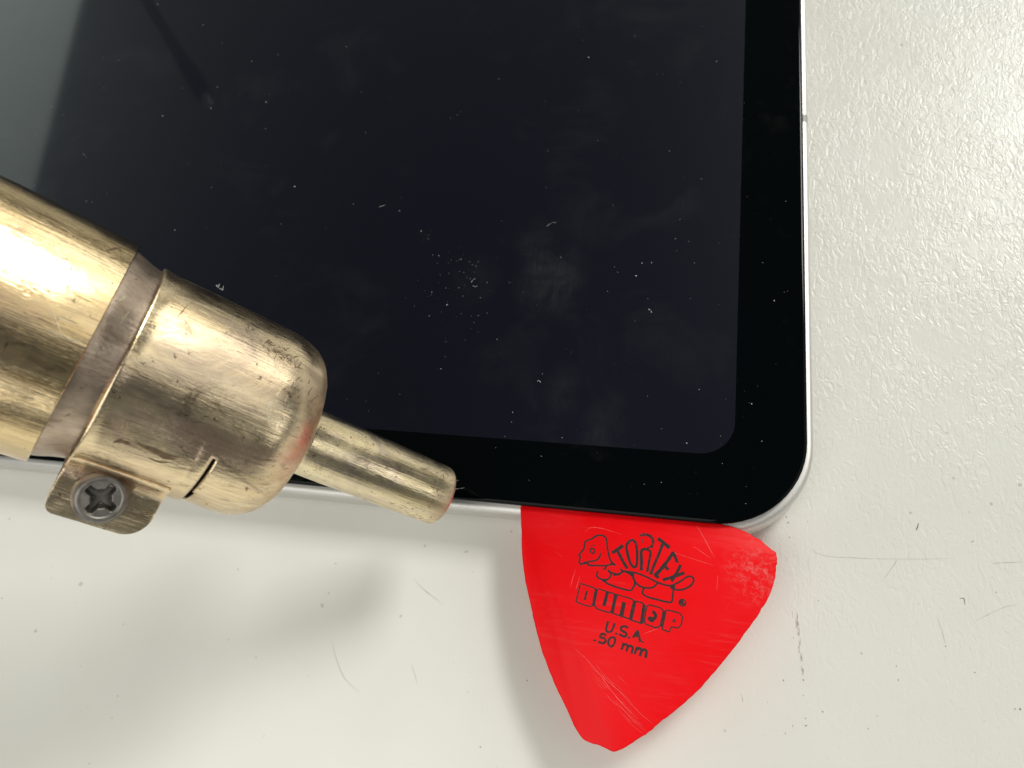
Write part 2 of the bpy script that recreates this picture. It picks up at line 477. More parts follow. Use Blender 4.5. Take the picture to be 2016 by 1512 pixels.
loft('cover_glass', [(-0.5, 5.90), (-0.12, 5.96), (0.0, 6.10), (0.0, 6.30), (-0.07, 6.44), (-0.22, 6.54), (-0.45, 6.59), (-0.75, ZT)], GR, M['glass'], tablet)
# display area, seen a shade lighter than the bezel
def display():
    b = 9.0; r = 4.6; pts = []
    for cx, cy, a0 in ((-b - r, b + r, -90), (-b - r, TH - b - r, 0), (-TW + b + r, TH - b - r, 90), (-TW + b + r, b + r, 180)):
        for k in range(13):
            a = math.radians(a0 + 90 * k / 12); pts.append((cx + r * math.cos(a), cy + r * math.sin(a), ZT + 0.012))
    n = len(pts)
    return mesh_obj('display', pts, [tuple(range(n))], M['display'], tablet, smooth=False)
display()
# grey antenna band crossing the right rim
def antenna(yc, h):
    v, f = [], []
    prof = [(1.068, 1.0), (1.07, 4.36), (1.0, 4.77), (0.82, 5.105), (0.53, 5.285), (0.2, 5.325)]
    for x, z in prof: v += [(x, yc - h / 2, z), (x, yc + h / 2, z)]
    for k in range(len(prof) - 1): f.append((2 * k, 2 * k + 1, 2 * k + 3, 2 * k + 2))
    mesh_obj('antenna_band', v, f, M['band'], tablet)
antenna(un(1588, 232, 5.3).y, 1.5)

# ------------------------------------------------------------------ guitar pick
PZ = 5.84
def build_pick():
    img = [(1024.6, 997), (1025.5, 1037), (1027.7, 1098), (1034, 1144.5), (1044.6, 1194), (1057, 1248), (1077, 1311), (1099, 1363), (1117, 1399), (1129, 1428.5),
           (1147, 1454), (1163, 1463), (1177, 1467), (1198.5, 1477), (1208, 1480), (1220, 1476), (1236, 1469), (1252, 1458), (1282, 1438.5), (1294, 1426.6),
           (1325, 1403), (1353, 1379), (1379, 1355), (1400, 1331), (1438, 1286), (1484, 1224), (1509, 1184.5), (1523, 1151), (1529, 1114), (1529, 1092),
           (1515, 1077), (1490, 1058), (1460, 1043), (1435, 1034)]
    pts = [un(x, y, PZ) for x, y in img]
    pts = [Vector((p.x, p.y, 0)) for p in pts]
    pts += [Vector(q + (0,)) for q in ((-14.5, 0.6), (-19.5, 1.9), (-24.5, 2.5), (-29.5, 2.3), (-33.5, 1.5), (-35.9, 0.6))]
    out = catmull(pts, 5, True)
    # chipped rim
    cen = sum(out, Vector()) / len(out)
    n = len(out); res = []
    for i, p in enumerate(out):
        t = (out[(i + 1) % n] - out[i - 1]).normalized(); nn = Vector((t.y, -t.x, 0))
        if nn.dot(p - cen) < 0: nn = -nn
        k = mnoise.noise(Vector((p.x * 1.3, p.y * 1.3, 2.0))) * 0.07
        if p.x > -9 and p.y > -13: k += mnoise.noise(Vector((p.x * 3.1, p.y * 3.1, 7.0))) * 0.16
        res.append((p + nn * k, nn))
    v, f = [], []
    prof = [(-0.16, PZ - 0.50), (-0.03, PZ - 0.42), (0.0, PZ - 0.25), (-0.03, PZ - 0.10), (-0.18, PZ)]
    for off, z in prof:
        for p, nn in res: v.append((p.x + nn.x * off, p.y + nn.y * off, z))
    for k in range(len(prof) - 1):
        for i in range(n):
            j = (i + 1) % n; f.append((k * n + i, k * n + j, (k + 1) * n + j, (k + 1) * n + i))
    f.append(tuple(range(n))); f.append(tuple((len(prof) - 1) * n + i for i in range(n)))
    root = empty('guitar_pick', Matrix.Identity(4))
    tag(root, 'red triangular guitar pick wedged under the tablet glass, printed in black', 'guitar pick')
    o = mesh_obj('plate', v, f, M['pick'], root); fixnormals(o); autosmooth(o, 50)
    return root
pick = build_pick()

def print_pick():
    U = 1 / 6.72
    def a(x, y): p = un(1100 + x * U, 1030 + y * U, PZ); return Vector((p.x, p.y, 0))
    def c(x, y): p = un(1100 + x * U, 1150 + y * U, PZ); return Vector((p.x, p.y, 0))
    K = (a(1000, 600) - a(1100, 600)).length / 100      # mm per zoomed pixel
    # emblem outline
    e = Ink(PZ + 0.006)
    def S(ink, pts, w, fn=a, n=5, closed=False): ink.ribbon(catmull([fn(*p) for p in pts], n, closed), w * K, closed, 0.13)
    T = 24
    S(e, [(292, 548), (272, 505), (284, 445), (270, 418), (305, 375), (335, 330), (345, 258), (372, 230), (432, 210), (490, 172), (550, 158), (600, 172), (630, 208), (640, 290), (655, 390), (690, 500), (745, 552)], T)
    S(e, [(292, 548), (340, 525), (382, 532), (400, 556), (520, 560), (620, 562), (700, 546), (748, 552)], T)
    S(e, [(345, 522), (400, 508), (460, 500), (510, 480), (540, 445), (554, 400)], T)
    S(e, [(625, 565), (618, 598), (595, 612)], T)
    S(e, [(655, 625), (700, 655), (780, 674), (835, 648), (820, 605)], T)
    S(e, [(690, 540), (703, 512), (725, 545)], T * 0.8)
    S(e, [(518, 640), (502, 680), (525, 722), (600, 758)], T)
    S(e, [(600, 758), (650, 742), (692, 682), (660, 630)], T)
    S(e, [(600, 758), (640, 796), (720, 830), (830, 865), (945, 890), (985, 850), (1005, 810), (990, 740), (960, 690), (905, 652), (860, 640), (822, 662), (790, 682), (725, 685)], T)
    S(e, [(838, 630), (930, 642), (1010, 655), (1100, 685), (1200, 730), (1300, 780), (1400, 815), (1480, 827), (1540, 805), (1600, 775), (1640, 750), (1690, 714), (1740, 702), (1783, 730), (1780, 780), (1740, 830), (1660, 872), (1590, 884), (1530, 878)], T)
    S(e, [(990, 655), (985, 700), (1000, 748), (1022, 790), (1080, 836), (1160, 857), (1240, 850), (1282, 820), (1312, 785)], T)
    S(e, [(1130, 857), (1106, 910), (1130, 950), (1200, 985), (1300, 1010), (1400, 1036), (1480, 1047), (1502, 1020), (1508, 950), (1515, 870), (1500, 825)], T)
    e.blob(a(600, 758), 26 * K, None, 12); e.blob(a(965, 660), 26 * K, None, 12); e.blob(a(1508, 842), 34 * K, None, 12); e.blob(a(345, 530), 24 * K, 14 * K, 12)
    S(e, [(425, 335), (465, 342), (470, 385), (445, 400), (418, 372), (420, 342)], 20)
    e.blob(a(462, 392), 15 * K, None, 10)
    S(e, [(420, 298), (448, 290), (476, 300)], 9)
    e.build('tortoise_emblem', M['ink'], pick)
    g = Ink(PZ + 0.006)
    S(g, [(1635, 1008), (1672, 1030), (1680, 1065), (1650, 1095), (1612, 1085), (1594, 1050), (1605, 1018)], 18, closed=True)
    g.blob(a(1625, 1045), 30 * K, None, 12, 0, 0.2); g.blob(a(1650, 1070), 16 * K, None, 9)
    g.build('registered_mark', M['ink'], pick)
    # arched lettering on the shell
    t = Ink(PZ + 0.008)
    W = 40
    S(t, [(718, 388), (782, 345), (842, 302)], 46); S(t, [(778, 368), (815, 440), (858, 520), (903, 592)], W)
    S(t, [(975, 222), (915, 262), (895, 310), (912, 410), (945, 520), (990, 582), (1028, 560), (1038, 460), (1034, 350), (1018, 265)], W - 4, closed=True)
    S(t, [(1082, 158), (1160, 152), (1222, 182), (1248, 245), (1228, 312)], W); S(t, [(1108, 212), (1116, 262)], 18)
    S(t, [(1092, 615), (1096, 500), (1092, 380), (1120, 345), (1170, 345)], W); S(t, [(1172, 345), (1213, 385), (1200, 480), (1172, 640)], W - 8); S(t, [(1150, 335), (1228, 312)], 20)
    S(t, [(1322, 208), (1390, 262), (1456, 318)], 48); S(t, [(1370, 290), (1320, 420), (1260, 560), (1218, 668)], W)
    S(t, [(1512, 392), (1430, 512), (1350, 612), (1278, 690)], W + 6); S(t, [(1508, 392), (1540, 445), (1566, 512)], W); S(t, [(1398, 558), (1444, 612)], W - 4); S(t, [(1276, 690), (1316, 716)], W)
    S(t, [(1610, 560), (1570, 640), (1532, 700), (1498, 762)], W); S(t, [(1652, 660), (1590, 682), (1490, 718), (1385, 748)], W)
    t.build('arched_lettering', M['ink'], pick)
    # block lettering below: thin outlines, thick gaps
    d = Ink(PZ + 0.006)
    o = 17
    def P(pts, w, closed=False): d.ribbon([a(*q) for q in dens(pts, closed)], w * K, closed, 0.15)
    def dens(pts, closed):
        out = []
        m = len(pts) if closed else len(pts) - 1
        for i in range(m):
            p, q = pts[i], pts[(i + 1) % len(pts)]
            for k in range(4): out.append((p[0] + (q[0] - p[0]) * k / 4, p[1] + (q[1] - p[1]) * k / 4))
        if not closed: out.append(pts[-1])
        return out
    P([(490, 872), (440, 845), (285, 796), (258, 920), (230, 1040), (300, 1068), (380, 1095), (425, 1100), (452, 1082)], o)
    P([(372, 900), (358, 955), (346, 1008)], 30)
    P([(498, 878), (478, 985), (458, 1088)], 42)
    P([(525, 868), (640, 905), (770, 946)], o); P([(475, 1090), (505, 1132), (580, 1158), (655, 1182), (695, 1168)], o)
    P([(642, 915), (622, 1000), (600, 1082)], 44)
    P([(756, 948), (730, 1066), (706, 1182)], 46)
    P([(770, 946), (880, 975), (965, 1002), (995, 1032)], o); P([(706, 1190), (840, 1235), (970, 1276)], o)
    P([(862, 1060), (845, 1140), (828, 1228)], 52)
    P([(1005, 1038), (978, 1150), (952, 1272)], 46)
    P([(1005, 1032), (1060, 1040), (1108, 1056), (1136, 1088)], o); P([(955, 1280), (1020, 1302), (1092, 1326)], o)
    P([(1128, 1090), (1112, 1200), (1096, 1318)], 40)
    P([(1190, 1080), (1270, 1098), (1350, 1122), (1386, 1158), (1378, 1220), (1342, 1350), (1308, 1386), (1262, 1378), (1155, 1338), (1132, 1308), (1150, 1180), (1165, 1105)], o, True)
    P([(1250, 1170), (1282, 1210), (1278, 1255), (1235, 1275)], 40); d.blob(a(1222, 1272), 46 * K, 34 * K, 14, -0.4)
    P([(1396, 1168), (1378, 1265), (1360, 1360)], 42)
    P([(1420, 1148), (1510, 1165), (1600, 1192), (1640, 1240), (1622, 1340), (1580, 1390), (1492, 1370), (1462, 1440), (1370, 1405), (1392, 1290)], o, True)
    P([(1530, 1268), (1503, 1300), (1546, 1306)], 14, True)
    d.build('block_lettering', M['ink'], pick)
    # two small lines
    u = Ink(PZ + 0.006)
    w = 29
    def L(*pts, width=w, closed=False): S(u, list(pts), width, c, 5, closed)
    L((652, 495), (634, 560), (628, 605), (648, 632), (688, 628), (714, 592), (738, 522))
    u.blob(c(760, 656), 15 * K)
    L((912, 576), (872, 556), (824, 574), (834, 614), (882, 640), (898, 672), (868, 694), (802, 664))
    u.blob(c(930, 710), 15 * K)
    L((985, 704), (1012, 660), (1045, 618)); L((1045, 618), (1062, 690), (1078, 756)); L((1018, 682), (1064, 694)); u.blob(c(1040, 662), 18 * K)
    u.blob(c(1110, 766), 17 * K, 10 * K)
    u.build('origin_lettering', M['ink'], pick)
    u = Ink(PZ + 0.006)
    u.blob(c(476, 745), 20 * K, 13 * K)
    L((622, 672), (570, 658), (548, 706), (600, 714), (622, 748), (588, 782), (530, 764), width=31)
    L((720, 702), (678, 716), (655, 770), (672, 815), (706, 822), (738, 780), (745, 730), closed=True)
    L((858, 782), (845, 825), (832, 864)); L((850, 812), (884, 796), (914, 818), (906, 850), (898, 886)); L((916, 830), (946, 816), (980, 840), (974, 875), (966, 912))
    L((1034, 838), (1020, 880), (1006, 920)); L((1030, 864), (1066, 848), (1096, 872), (1086, 908), (1076, 946), width=34); L((1096, 884), (1132, 864), (1162, 892), (1156, 930), (1150, 970), width=34)
    u.build('gauge_lettering', M['ink'], pick)
    # pale scratches in the plastic
    s = Ink(PZ + 0.0045)
    def z4(x, y): p = un(980 + x / 3.2516, 960 + y / 3.2516, PZ); return Vector((p.x, p.y, 0))
    def sc(pts, wid): s.ribbon(catmull([z4(*p) for p in pts], 6), wid, False, 0.5, taper=True)
    sc([(1275, 245), (1330, 340), (1385, 445)], 0.07); sc([(1250, 375), (1310, 415), (1365, 455)], 0.05); sc([(1408, 560), (1405, 610), (1402, 660)], 0.05)
    sc([(560, 280), (600, 255), (680, 265), (790, 300)], 0.05); sc([(1100, 405), (1230, 450), (1390, 500)], 0.045); sc([(500, 520), (480, 580), (465, 640)], 0.06); sc([(525, 570), (510, 620), (500, 650)], 0.05)
    sc([(935, 935), (990, 915), (1030, 898)], 0.06); sc([(690, 590), (720, 575)], 0.06); sc([(480, 1020), (560, 1090), (640, 1180), (720, 1290), (800, 1390), (900, 1480)], 0.055)
    for k in range(26):
        x = random.uniform(560, 860); y = 1080 + (x - 520) * 0.95 + random.gauss(0, 60); L_ = random.uniform(60, 200)
        sc([(x, y), (x + L_ * 0.45, y + L_ * 0.52), (x + L_ * 0.98, y + L_ * 0.95)], random.uniform(0.02, 0.045))
    for k in range(16):
        x = random.uniform(200, 1500); y = random.uniform(280, 1100)
        if 480 < x < 1260 and 280 < y < 1090: continue
        th = random.uniform(0, 3.1); L_ = random.uniform(20, 70)
        sc([(x, y), (x + L_ * math.cos(th), y + L_ * math.sin(th))], random.uniform(0.02, 0.04))
    o = s.build('scratches', M['scratch'], pick); o['kind'] = 'stuff'
print_pick()

# ------------------------------------------------------------------ hot air nozzle
NB = Vector((-74.85007715, 2.97507482, 37.11288716 + ZT))
NA = Vector((0.67553297, -0.09392315, -0.73132322)).normalized()
NW = Vector((0.68482448, -0.28766392, 0.66952588)); NW = (NW - NA * NW.dot(NA)).normalized()
NV = NA.cross(NW)
NM = Matrix((NW, NV, NA)).transposed().to_4x4()
nozzle = empty('hot_air_gun_nozzle', Matrix.Translation(NB * MM) @ NM)
tag(nozzle, 'heat tinted brass coloured hot air gun nozzle with clamp screw, held over the tablet edge', 'hot air nozzle')

def lathe(name, prof, mat, seg=128, wob=0.0, smooth_deg=40, fn=None):
    v, f = [], []
    for s, r in prof:
        for i in range(seg):
            a_ = 2 * math.pi * i / seg
            rr = r
            if wob: rr += wob * mnoise.noise(Vector((math.cos(a_) * 2.2, math.sin(a_) * 2.2, s * 0.22)))
            if fn: rr += fn(s, a_)
            v.append((rr * math.cos(a_), rr * math.sin(a_), s))
    for k in range(len(prof) - 1):
        for i in range(seg):
            j = (i + 1) % seg
            f.append((k * seg + i, k * seg + j, (k + 1) * seg + j, (k + 1) * seg + i))
    o = mesh_obj(name, v, f, mat, nozzle); fixnormals(o); autosmooth(o, smooth_deg)
    return o
# barrel: open thin-walled tube
prof = [(-62 + k * 2.0, 12.05) for k in range(30)] + [(-2.5, 12.0), (-1.0, 11.98), (-0.35, 11.97), (-0.06, 11.96), (0.0, 11.88), (-0.02, 11.58), (-0.2, 11.5), (-6, 11.5), (-60, 11.5)]
lathe('barrel', prof, M['barrel'], 144, 0.07)
lathe('sleeve', [(-8, 11.3), (-1, 11.28), (0.2, 11.2), (0.9, 11.0), (1.7, 10.72), (2.6, 10.5), (3.6, 10.4), (6, 10.35), (6, 9.9), (-8, 9.9)], M['sleeve'], 128, 0.05)

def build_cap():
    seg = 200
    rows = [2.92, 3.05, 3.3, 3.7, 4.5, 6, 7.5, 9, 10.5, 11.6, 12.2, 12.45, 12.6, 12.85, 13.2, 13.6, 13.95, 14.3, 14.55, 15.2, 16, 17, 17.8, 18.6, 19.3, 19.9, 20.5, 21.1, 21.6, 22.05, 22.45, 22.8, 23.05, 23.2, 23.3]
    def rad(s):
        tab = [(2.9, 10.86), (3.05, 10.98), (3.3, 10.97), (3.7, 10.84), (4.5, 10.8), (17.0, 10.8), (17.8, 10.78), (18.6, 10.7), (19.3, 10.55), (19.9, 10.36), (20.5, 10.1), (21.1, 9.75), (21.6, 9.35), (22.05, 8.85), (22.45, 8.2), (22.8, 7.3), (23.05, 6.2), (23.2, 5.0), (23.3, 3.9)]
        for (s0, r0), (s1, r1) in zip(tab, tab[1:]):
            if s <= s1: return r0 + (r1 - r0) * max(0, (s - s0)) / (s1 - s0)
        return tab[-1][1]
    def sm(x, a, b):
        t = min(1, max(0, (x - a) / (b - a))); return t * t * (3 - 2 * t)
    v, f = [], []
    for s in rows:
        for i in range(seg):
            ph = 2 * math.pi * i / seg; dg = math.degrees(ph)
            r = rad(s)
            q = Vector((math.cos(ph) * 2, math.sin(ph) * 2, s * 0.18))
            r += 0.06 * mnoise.noise(q)
            sh = sm(s, 16.0, 20.5) * (1 - sm(s, 22.6, 23.2))
            r += 0.16 * sh * mnoise.noise(Vector((math.cos(ph) * 5.5, math.sin(ph) * 5.5, s * 0.5)))
            r += 0.05 * sh * mnoise.noise(Vector((math.cos(ph) * 16, math.sin(ph) * 16, s * 1.5)))
            k = sm(dg, 22, 62) * (1 - sm(dg, 150, 185))
            if s < 12.5: r += 0.16 * k                              # the pinched clamp band stands proud
            elif s < 14.0: r += 0.05 * k + 0.07 * sm(dg, 12, 34) * (1 - sm(dg, 150, 170)) * math.sin(math.pi * (s - 12.4) / 1.7)
            else: r -= 0.20 * sm(dg, 35, 80) * (1 - sm(dg, 150, 170)) * (1 - sm(s, 14.3, 17))
            v.append((r * math.cos(ph), r * math.sin(ph), s))
    for k in range(len(rows) - 1):
        for i in range(seg):
            dg = 360 * (i + 0.5) / seg
            if (13.9 < rows[k] < 14.25 and 27 < dg < 165) or (14.25 < rows[k] < 14.5 and 58 < dg < 165): continue    # the slit
            j = (i + 1) % seg
            f.append((k * seg + i, k * seg + j, (k + 1) * seg + j, (k + 1) * seg + i))
    o = mesh_obj('nozzle_cap', v, f, M['cap'], nozzle); fixnormals(o)
    md = o.modifiers.new('sheet', 'SOLIDIFY'); md.thickness = 0.45 * MM; md.offset = -1; md.use_even_offset = False
    autosmooth(o, 50)
    lin = lathe('shade_lining', [(7, 9.6), (17, 9.6), (21, 8.5)], M['inside_shade'], 64)  # dark sheet added behind the slit as its painted shade
    return o
build_cap()

def build_tab(h, name, curve):
    """sheet tab leaving the band tangentially; (w, v) profile swept along the axis with rounded free corners"""
    v, f = [], []
    n = 36
    s0, s1, qb = 2.95, 12.35, 15.35
    prof = curve
    for (w_, q) in prof:
        lo, hi = s0, s1
        rl, rr = 0.9, 2.6
        d = qb - q
        if d < rl: lo = s0 + rl - math.sqrt(max(0, rl * rl - (rl - d) ** 2))
        if d < rr: hi = s1 - rr + math.sqrt(max(0, rr * rr - (rr - d) ** 2))
        for k in range(n + 1):
            t = k / n
            s = lo + (hi - lo) * t
            v.append((w_ + 0.05 * mnoise.noise(Vector((s * 0.6, q * 0.6, 3))), q, s))
    for r_ in range(len(prof) - 1):
        for k in range(n):
            b = r_ * (n + 1) + k
            f.append((b, b + 1, b + n + 2, b + n + 1))
    o = mesh_obj(name, v, f, M['cap'], nozzle)
    md = o.modifiers.new('sheet', 'SOLIDIFY'); md.thickness = 0.5 * MM; md.offset = 0
    bv = o.modifiers.new('edge', 'BEVEL'); bv.width = 0.1 * MM; bv.segments = 2; bv.limit_method = 'ANGLE'; bv.angle_limit = math.radians(50)
    return o
H = 3.3
def qs(a_, b_, n): return [a_ + (b_ - a_) * k / n for k in range(n + 1)]
cur = [(5.6, 9.35), (4.95, 9.75), (4.4, 10.15), (3.95, 10.55), (3.6, 11.0), (3.4, 11.5), (H, 12.0)] + [(H, q) for q in (12.7, 12.9, 13.3, 13.7, 14.1, 14.4, 14.6, 14.75, 14.9, 15.05, 15.15, 15.24, 15.3, 15.335, 15.35)]
build_tab(H, 'clamp_tab', cur)
cur2 = [(-2.2, 10.6), (-0.6, 10.9), (0.4, 11.3), (0.7, 11.9), (0.75, 12.6)] + [(0.75, q) for q in (13.3, 13.7, 14.1, 14.4, 14.6, 14.75, 14.9, 15.05, 15.15, 15.24, 15.3, 15.335, 15.35)]
build_tab(0.8, 'clamp_tab', cur2)

def build_screw():
    cs, cq = 7.05, 12.45            # along the axis, away from it
    z0 = H + 0.26
    R_, n, m = 2.55, 96, 44
    rot = math.radians(20)
    root_v, root_f = [], []
    def height(r, a_):
        t = r / R_
        z = 1.75 - 0.28 * t ** 2
        if t > 0.80: z -= 0.75 * ((t - 0.80) / 0.20) ** 2.2
        # ring around the drive, then the cross recess
        x = r * math.cos(a_ - rot); y = r * math.sin(a_ - rot)
        disc = max(0.0, min(1.0, (0.74 - t) / 0.05)); z -= 0.14 * disc
        ax, ay = abs(x), abs(y)
        arm = min(ax, ay); lng = max(ax, ay)
        wdt = 0.46 - 0.06 * lng
        inside = max(0.0, min(1.0, (wdt - arm) / 0.16)) * max(0.0, min(1.0, (1.62 - lng) / 0.22))
        cent = max(0.0, min(1.0, (0.95 - r) / 0.3))
        z -= 1.35 * max(inside, cent * 0.85)
        return z
    root_v.append((z0 + height(0, 0), cq, cs))
    for k in range(1, m + 1):
        r = R_ * k / m
        for i in range(n):
            a_ = 2 * math.pi * i / n
            root_v.append((z0 + height(r, a_), cq + r * math.sin(a_), cs + r * math.cos(a_)))
    for i in range(n):
        root_f.append((0, 1 + i, 1 + (i + 1) % n))
    for k in range(m - 1):
        for i in range(n):
            j = (i + 1) % n; b = 1 + k * n
            root_f.append((b + i, b + j, b + n + j, b + n + i))
    b = len(root_v); last = 1 + (m - 1) * n
    for (r, z) in ((R_ * 1.0, 0.35), (R_ * 0.96, 0.05), (1.4, 0.02), (1.35, -4.6), (0.9, -5.0)):
        for i in range(n):
            a_ = 2 * math.pi * i / n
            root_v.append((z0 + z, cq + r * math.sin(a_), cs + r * math.cos(a_)))
    for k in range(5):
        p0 = last if k == 0 else b + (k - 1) * n
        p1 = b + k * n
        for i in range(n):
            j = (i + 1) % n; root_f.append((p0 + i, p0 + j, p1 + j, p1 + i))
    o = mesh_obj('clamp_screw', root_v, root_f, M['screw'], nozzle); fixnormals(o); autosmooth(o, 60)
    o['label'] = 'grey cross head screw in the clamp tab'
build_screw()

L = 43.25
prof = [(22.9, 4.45), (23.25, 4.25), (23.6, 4.02), (24.2, 3.96), (28, 3.95), (33, 3.93), (38, 3.9), (41, 3.86), (42.2, 3.82), (42.8, 3.79), (43.08, 3.73), (43.2, 3.62), (43.22, 3.46), (43.1, 3.32), (42, 3.3), (30, 3.3), (22.5, 3.3)]
lathe('tip_tube', prof, M['tip'], 96, 0.05)
lathe('tip_bore', [(23, 3.28), (42.6, 3.28)], M['inside_shade'], 48)

# ------------------------------------------------------------------ scratches and burnt stains on the nozzle
from mathutils.bvhtree import BVHTree
def surface_marks():
    N_inv = (Matrix.Translation(NB) @ NM).inverted()
    parts = {o.name: o for o in nozzle.children}
    trees = {}
    for nm in ('barrel', 'sleeve', 'nozzle_cap', 'tip_tube'):
        me = parts[nm].data
        trees[nm] = BVHTree.FromPolygons([v.co / MM for v in me.vertices], [tuple(p.vertices) for p in me.polygons])
    o_l = N_inv @ CAM
    def hit(nm, u, v):
        d = (N_inv.to_3x3() @ ray(u, v)).normalized()
        p, n, i, t = trees[nm].ray_cast(o_l, d)
        if p is None: return None
        if n.dot(d) > 0: n = -n
        return p, n
    bufs = {}
    def buf(nm, k): return bufs.setdefault((nm, k), ([], [], [0]))
    def stroke(nm, kind, pts, w, jit=0.35):
        v, f, c = buf(nm, kind); c[0] += 1; lift = 0.012 + (c[0] % 9) * 0.0012
        P = [(p[0], p[1]) for p in catmull([Vector((x, y, 0)) for x, y in pts], 5)]
        H = [hit(nm, *p) for p in P]
        H = [h for h in H if h]
        if len(H) < 3: return
        b = len(v)
        for i, (p, n) in enumerate(H):
            t = (H[min(i + 1, len(H) - 1)][0] - H[max(i - 1, 0)][0])
            t = t.normalized() if t.length > 1e-6 else Vector((0, 0, 1))
            sd = n.cross(t).normalized()
            k = i / (len(H) - 1); ww = 0.5 * w * (0.15 + math.sin(math.pi * min(max(k, .02), .98))) * random.uniform(1 - jit, 1 + jit)
            v += [p + n * lift + sd * ww, p + n * lift - sd * ww]
        for i in range(len(H) - 1): f.append((b + 2 * i, b + 2 * i + 1, b + 2 * i + 3, b + 2 * i + 2))
    def dots(nm, kind, cx, cy, sx, sy, n, r0, r1):
        v, f, c = buf(nm, kind)
        for _ in range(n):
            h = hit(nm, random.gauss(cx, sx), random.gauss(cy, sy))
            if not h: continue
            p, n_ = h; c[0] += 1; lift = 0.010 + (c[0] % 9) * 0.0012
            ax = n_.orthogonal().normalized(); ay = n_.cross(ax); b = len(v); r = random.uniform(r0, r1); m = 6
            e = random.uniform(0.4, 1.0); ph = random.uniform(0, 6.3)
            for k in range(m):
                a_ = 2 * math.pi * k / m; q = random.uniform(0.6, 1.2) * r
                x, y = q * math.cos(a_), q * e * math.sin(a_)
                v.append(p + n_ * lift + ax * (x * math.cos(ph) - y * math.sin(ph)) + ay * (x * math.sin(ph) + y * math.cos(ph)))
            f.append(tuple(range(b, b + m)))
    C_ = 'nozzle_cap'
    z1 = lambda x, y: (x / 2.88, 300 + y / 2.88)
    z2 = lambda x, y: (x / 2.88, 720 + y / 2.88)
    def S(nm, kind, z, pts, w): stroke(nm, kind, [z(*p) for p in pts], w)
    # brown scuffs beside the clamp
    S(C_, 'burn', z2, [(640, 435), (690, 428), (745, 448)], 0.35); S(C_, 'burn', z2, [(770, 440), (850, 470), (920, 500), (1010, 520)], 0.45); S(C_, 'burn', z2, [(890, 500), (940, 520), (1000, 530)], 0.35)
    S(C_, 'burn', z2, [(840, 520), (900, 545), (985, 548)], 0.15); S(C_, 'burn', z2, [(1105, 350), (1135, 395), (1175, 440)], 0.10); S(C_, 'burn', z1, [(1000, 940), (1035, 900), (1065, 865)], 0.09)
    for _ in range(26):
        k = random.random(); x = 317 - 183 * k + 3; y = 520 + 372 * k
        stroke(C_, 'burn', [(x, y), (x + random.uniform(1, 3), y + 6), (x - 4, y + random.uniform(12, 30))], random.uniform(.03, .10))
    for _ in range(14):
        x = random.uniform(150, 300); y = 900 + (x - 130) * 0.38 + random.uniform(0, 14)
        stroke(C_, 'burn', [(x, y), (x + 6, y + 2.5), (x + random.uniform(10, 24), y + 7)], random.uniform(.03, .08))
    # pale scratches
    for pts, w in (([(900, 1050), (960, 1040), (1040, 1045)], .16), ([(870, 990), (950, 1010), (1040, 995)], .09), ([(1000, 1215), (1150, 1260), (1320, 1330)], .06), ([(1200, 1235), (1260, 1245)], .16),
                   ([(1165, 1280), (1260, 1262)], .06), ([(1265, 1360), (1310, 1305)], .08), ([(955, 965), (1000, 968)], .08), ([(850, 1110), (980, 1170), (1100, 1215)], .04), ([(1255, 1400), (1290, 1402)], .10), ([(720, 1330), (740, 1400)], .05)):
        S(C_, 'bright', z1, pts, w)
    for pts, w in (([(160, 722), (215, 735), (265, 745)], .16), ([(270, 1010), (380, 1055), (480, 1085)], .09), ([(300, 900), (330, 980), (350, 1030)], .05), ([(60, 1110), (160, 1150)], .06)):
        S('barrel', 'bright', z1, pts, w)
    for pts, w in (([(655, 1010), (700, 940), (745, 890)], .14), ([(640, 850), (690, 830), (710, 815)], .30), ([(470, 1170), (560, 1190)], .05), ([(500, 1330), (560, 1345)], .05)):
        S('sleeve', 'bright', z1, pts, w)
    for pts, w in (([(610, 555), (650, 545), (680, 540)], .22), ([(400, 625), (405, 660), (380, 680)], .08), ([(300, 620), (360, 600), (420, 620)], .06), ([(30, 170), (120, 215), (230, 250)], .12), ([(160, 320), (260, 360), (360, 410)], .07)):
        S('barrel', 'burn', z1, pts, w)
    # crusty burnt patch on the shoulder
    for _ in range(46):
        x = random.gauss(1560, 70); y = 1040 + (x - 1450) * 0.75 + random.gauss(0, 26)
        L_ = random.uniform(12, 55); th = random.gauss(0.6, 0.7)
        S(C_, 'burn', z1, [(x, y), (x + L_ * .5 * math.cos(th), y + L_ * .5 * math.sin(th) + random.gauss(0, 5)), (x + L_ * math.cos(th), y + L_ * math.sin(th))], random.uniform(.04, .13))
    for _ in range(16):
        x = random.gauss(1680, 40); y = random.gauss(1290, 60); L_ = random.uniform(15, 60); th = random.gauss(2.2, 0.5)
        S(C_, 'burn', z1, [(x, y), (x + L_ * .5 * math.cos(th) + random.gauss(0, 5), y + L_ * .5 * math.sin(th)), (x + L_ * math.cos(th), y + L_ * math.sin(th))], random.uniform(.04, .11))
    for _ in range(30):
        x = random.gauss(1620, 60); y = random.gauss(1450, 60) ; L_ = random.uniform(15, 60); th = random.gauss(1.9, 0.4)
        S(C_, 'bright', z1, [(x, y), (x + L_ * .5 * math.cos(th) + random.gauss(0, 5), y + L_ * .5 * math.sin(th)), (x + L_ * math.cos(th), y + L_ * math.sin(th))], random.uniform(.04, .12))
    for _ in range(55):                                     # fine wrinkles running along the cap
        x = random.uniform(320, 600); y = 560 + (x - 320) * 0.42 + random.uniform(-5, 330); L_ = random.uniform(8, 38)
        stroke(C_, random.choice(('burn', 'bright', 'bright')), [(x, y), (x + L_ * .48, y + L_ * .2 + random.gauss(0, .8)), (x + L_ * .93, y + L_ * .38)], random.uniform(.02, .05))
